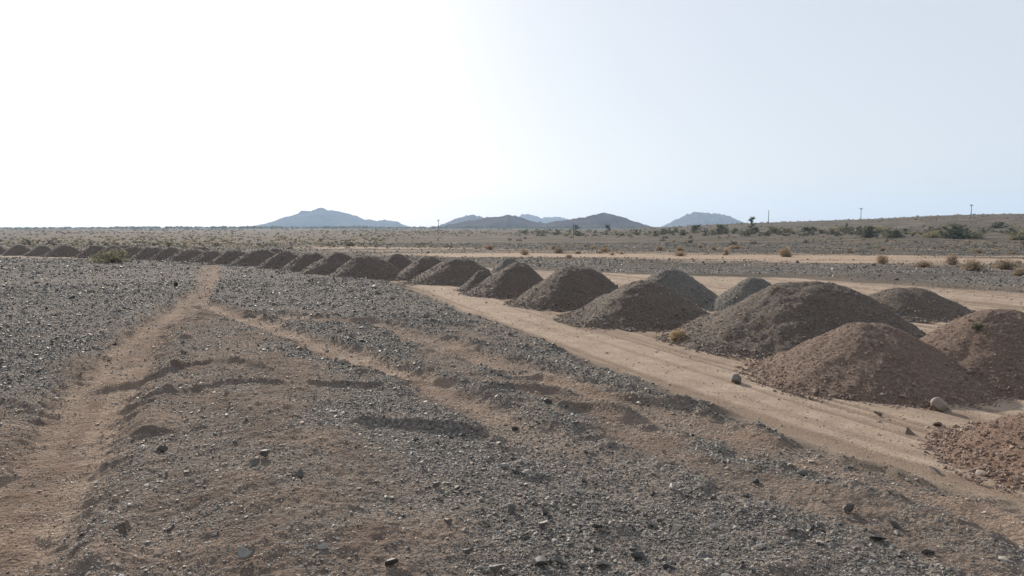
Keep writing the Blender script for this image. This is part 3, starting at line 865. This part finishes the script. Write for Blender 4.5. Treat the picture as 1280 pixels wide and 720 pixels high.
# scattered far scrub, beyond counting
n = 11000
g = np.random.default_rng(77)
r_ = np.exp(g.uniform(math.log(110), math.log(1500), n)); t_ = np.radians(g.uniform(-42, 42, n))
P = np.stack([r_ * np.sin(t_), r_ * np.cos(t_)], 1)
k = vnoise(P[:, 0] * 0.025, P[:, 1] * 0.012, 13) > g.uniform(0.25, 0.7, n)
P = P[k]; Hs = zones(P)[0]
S = np.clip(0.16 + 0.0009 * np.hypot(P[:, 0], P[:, 1]), 0.2, 1.2) * g.uniform(0.5, 1.3, len(P))
scrub_mass('scrub', P, Hs, S, 'sparse greyish scrub fading away over the desert plain', ('grey_leaf', 'grey_leaf', 'grey_leaf', 'olive_leaf', 'dry_twig'), 5)
# tree line on the left horizon
n = 1500
a_ = np.radians(g.uniform(-42, 9, n)); r_ = g.uniform(1500, 2600, n)
top = 1.2 + 3.4 * vnoise(a_ * 30, r_ * 0.004, 3) * smooth(-0.62, -0.42, a_) + 0.8
P = np.stack([r_ * np.sin(a_), r_ * np.cos(a_)], 1)
scrub_mass('treeline', P, np.zeros(n), top * g.uniform(0.7, 1.5, n), 'dark belt of far trees along the flat left horizon', ('green_leaf',), 6, 0.4, 22)

# ------------------------------------------------------------------ trees
def tree(px, py, h_px, w_px, label, seed, thin=False):
    p, z = on_ground(px, py)
    h, w = h_px / F_PX * p[1], w_px / F_PX * p[1]
    g = np.random.default_rng(seed)
    paths = [(np.array([[0, 0, -0.1], [0.02 * h, 0, h * 0.45], [0.0, 0.01 * h, h * 0.93]]), np.array([0.035, 0.025, 0.008]) * h)]
    C = []
    for k in range(16 if thin else 22):
        f = g.uniform(0.38, 0.98); a = g.uniform(0, 6.28); rr_ = w / 2 * g.uniform(0.3, 1) * (1.15 - 0.75 * f if thin else 1)
        e = np.array([math.cos(a) * rr_, math.sin(a) * rr_, h * f])
        paths.append((np.array([[0, 0, h * f * 0.72], e * [0.5, 0.5, 0.92], e]), np.array([0.014, 0.009, 0.004]) * h)); C.append(e)
    tv, tf = tube_arr(paths, 5)
    V, Fc, t = leaf_cloud(np.array(C), 26, w * 0.17, 0.05 * w + 0.05, seed)
    e = link('tree', None, label, 'tree', loc=(p[0], p[1], z))
    link('trunk', mesh('trunk', tv, tf, M['bark'], None, True), parent=e)
    link('crown', mesh('crown', V, Fc, M['green_leaf'], {'tint': t}), parent=e)
tree(939, 291, 20, 13, 'tall thin tree rising above the ridge skyline, beside the bare post', 401, True)
tree(720, 290, 9, 8, 'small round tree beside a thin post on the plain', 402)
tree(760, 291, 10, 9, 'small tree in the scrub below the dark double hill', 403)
tree(870, 291, 10, 13, 'spreading tree in the green belt below the flat topped hill', 404)
tree(903, 292, 10, 16, 'wide dense tree at the middle of the green belt', 405)
tree(1010, 292, 8, 14, 'low tree in the belt right of the bare post', 406)

# ------------------------------------------------------------------ poles
def pole(px, top_py, Y, base_py, label, arms=True, seed=0):
    t = at_d(px, top_py, Y)
    z = ground_z(t)
    h = t[2] - z
    e = link('utility_pole', None, label, 'utility pole', 'power line poles along the skyline', loc=(t[0], t[1], z))
    r0 = 0.0004 * Y + 0.05
    v, f = tube_arr([(np.array([[0, 0, -0.3], [0, 0, h * 0.5], [0, 0, h]]), np.array([r0, r0 * 0.85, r0 * 0.7]))], 8)
    v = np.vstack([v]); link('pole', mesh('pole', v, f, M['pole'], None, True), parent=e)
    if arms:
        w = 0.1 * h + 0.35
        av, af = tube_arr([(np.array([[-w, 0, h - 0.5], [0, -0.1, h - 0.5], [w, 0, h - 0.5]]), np.array([r0 * 0.7] * 3)),
                           (np.array([[-w * 0.6, 0, h - 0.52], [0, 0, h - 1.3]]), np.array([r0 * 0.4] * 2)), (np.array([[w * 0.6, 0, h - 0.52], [0, 0, h - 1.3]]), np.array([r0 * 0.4] * 2))], 6)
        link('crossarm', mesh('crossarm', av, af, M['pole']), parent=e)
        for s in (-0.92, 0.92):
            iv, if_ = tube_arr([(np.array([[0, 0, 0], [0, 0, 0.12], [0, 0, 0.2], [0, 0, 0.42]]), np.array([0.05, 0.13, 0.07, 0.09]))], 8)
            link('insulator', mesh('insulator', iv, if_, M['ceramic'], None, True), parent=e, loc=(s * w, 0, h - 0.5 + r0 * 0.5))
pole(1076.5, 260, 520, 271, 'power pole on the ridge skyline above the compact dark green bush')
pole(1214.5, 255.5, 520, 268, 'power pole on the ridge skyline above the biggest green bush')
pole(961, 262.5, 470, 274, 'bare post on the skyline right of the tall thin tree', False)
pole(548, 274.5, 700, 284, 'power pole in the gap between the two hill groups')
pole(717, 279, 260, 292, 'thin post beside a small round tree', False)

# ------------------------------------------------------------------ far hills
def hill(name, label, prof, Y, depth, seed, rough=1.0):
    """prof: photo skyline points; a ridge of real depth at distance Y"""
    xs = np.array([at_d(a, b, Y)[0] for a, b in prof]); zs = np.array([at_d(a, b, Y)[2] for a, b in prof])
    zs[0] = zs[-1] = -4
    nx, ny = 220, 70
    X = np.linspace(xs[0], xs[-1], nx); V = np.linspace(-1, 1, ny)
    XX, VV = np.meshgrid(X, V, indexing='ij')
    prof_z = np.interp(XX, xs, zs)
    hmax = zs.max(); L = (xs[-1] - xs[0])
    sx = L / 14
    n = fbm(XX / sx + seed, VV * depth / sx * 0.8, 5, seed)
    rid = 1 - np.abs(fbm(XX / (sx * 0.8) + seed * 2, VV * depth / sx * 0.5 + n * 0.5, 5, seed + 5)) * 1.6
    foldv = VV + 0.18 * fbm(XX / (sx * 1.6), XX * 0 + seed, 3, seed + 9)
    fall = np.clip(1 - np.abs(foldv), 0, 1) ** 0.85
    ZZ = prof_z * fall * (1 + rough * (0.18 * (rid - 0.6) * (1 - fall ** 4))) + rough * hmax * 0.012 * n
    edge = smooth(1, 0.9, np.abs(VV))
    ZZ = ZZ * edge - 4 * (1 - edge)
    # small crags on the crest
    ZZ += rough * hmax * 0.09 * fbm(XX / (L / 46), VV * 3, 4, seed + 3) * fall
    YY = Y + VV * depth
    Vx = np.stack([XX.ravel(), YY.ravel(), ZZ.ravel()], 1)
    i = np.arange(nx - 1)[:, None]; j = np.arange(ny - 1)[None]
    Fq = np.stack([i * ny + j, (i + 1) * ny + j, (i + 1) * ny + j + 1, i * ny + j + 1], -1).reshape(-1, 4)
    link(name, mesh(name, Vx, Fq, M['hill'], None, True), label, 'hill', kind='structure')

hill('hills', 'big craggy blue hill, left one on the horizon', [(318, 286), (340, 280), (352, 274), (366, 268.5), (378, 264.5), (392, 262.5), (403, 258.5), (414, 263), (428, 265), (438, 266.5), (446, 270), (456, 274), (470, 276), (484, 275), (495, 277), (503, 281), (512, 286)], 4200, 420, 1)
hill('hills', 'small blue hill at the left of the middle group', [(540, 286), (552, 281), (565, 275.5), (576, 271), (588, 268), (600, 270.5), (612, 275), (630, 280), (650, 286)], 3600, 330, 2)
hill('hills', 'low brownish hill in front of the middle group', [(540, 287), (560, 281), (585, 276), (605, 272), (625, 270.5), (636, 268.5), (648, 271), (662, 276), (680, 279), (700, 283), (720, 287)], 2000, 180, 3)
hill('hills', 'pale blue twin peaked hill farthest in the middle', [(630, 286), (645, 271), (652, 268.5), (661, 267), (668, 270), (678, 272), (688, 271), (696, 270.5), (706, 273), (720, 278), (740, 286)], 5000, 420, 4)
hill('hills', 'dark smooth peaked hill right of the middle group', [(655, 287), (690, 277), (712, 274), (728, 272), (742, 268.5), (755, 265.5), (766, 267.5), (778, 271.5), (790, 276), (804, 280), (822, 287)], 1900, 190, 5, 0.6)
hill('hills', 'flat topped blue hill standing alone over the ridge', [(836, 285), (845, 274), (855, 269), (866, 265), (878, 265.5), (890, 267), (896, 266.5), (904, 268.5), (911, 272), (918, 279), (924, 286)], 4000, 380, 6)

# ------------------------------------------------------------------ haze
hz = 5700.0; top = 190.0
bv = np.array([(-hz, -hz, -6), (hz, -hz, -6), (hz, hz, -6), (-hz, hz, -6), (-hz, -hz, top), (hz, -hz, top), (hz, hz, top), (-hz, hz, top)], float)
bf = np.array([(0, 3, 2, 1), (4, 5, 6, 7), (0, 1, 5, 4), (1, 2, 6, 5), (2, 3, 7, 6), (3, 0, 4, 7)])
hm = bpy.data.materials.new('haze'); hm.use_nodes = True
hm.node_tree.nodes.clear()
ho = hm.node_tree.nodes.new('ShaderNodeOutputMaterial'); hv = hm.node_tree.nodes.new('ShaderNodeVolumePrincipled')
hv.inputs['Color'].default_value = (0.54, 0.74, 1.0, 1); hv.inputs['Density'].default_value = 0.00013; hv.inputs['Anisotropy'].default_value = 0.2
hm.node_tree.links.new(hv.outputs[0], ho.inputs['Volume'])
link('haze', mesh('haze', bv, bf, hm), 'thin dusty air over the whole plain', 'haze', kind='stuff')

# ------------------------------------------------------------------ sky, sun, camera
w = bpy.data.worlds.new('World'); scene.world = w; w.use_nodes = True
nt = w.node_tree
bg = nt.nodes['Background']
sky = nt.nodes.new('ShaderNodeTexSky'); sky.sky_type = 'NISHITA'; sky.sun_disc = False
sky.sun_elevation = R(SUN_EL); sky.sun_rotation = R(SUN_AZ)
sky.air_density = 1.0; sky.dust_density = 2.0; sky.ozone_density = 1.0; sky.altitude = 300
hs = nt.nodes.new('ShaderNodeHueSaturation'); hs.inputs['Saturation'].default_value = 0.8
nt.links.new(sky.outputs[0], hs.inputs['Color']); nt.links.new(mix(nt, 0.78, hs.outputs[0], (5.4, 5.75, 6.3)), bg.inputs[0]); bg.inputs[1].default_value = 0.1

sl = bpy.data.lights.new('sun', 'SUN'); sl.energy = 4.8; sl.angle = R(0.6); sl.color = (1.0, 0.91, 0.79)
so = bpy.data.objects.new('sun', sl); col.objects.link(so)
sd = Vector((math.sin(R(SUN_AZ)) * math.cos(R(SUN_EL)), math.cos(R(SUN_AZ)) * math.cos(R(SUN_EL)), math.sin(R(SUN_EL))))
so.rotation_euler = sd.to_track_quat('Z', 'Y').to_euler()
so.location = sd * 50

cd = bpy.data.cameras.new('camera'); cd.sensor_width = 36; cd.lens = 36 * F_PX / 1280; cd.clip_end = 20000; cd.clip_start = 0.1
co = bpy.data.objects.new('camera', cd); col.objects.link(co)
co.location = (0, 0, CAM_H); co.rotation_euler = (math.pi / 2 - PITCH, 0, 0)
scene.camera = co

scene.view_settings.view_transform = 'Standard'; scene.view_settings.look = 'None'
scene.view_settings.exposure = 0.44; scene.view_settings.gamma = 1.0
scene.cycles.max_bounces = 6; scene.cycles.diffuse_bounces = 3; scene.cycles.volume_bounces = 1
scene.cycles.use_denoising = True
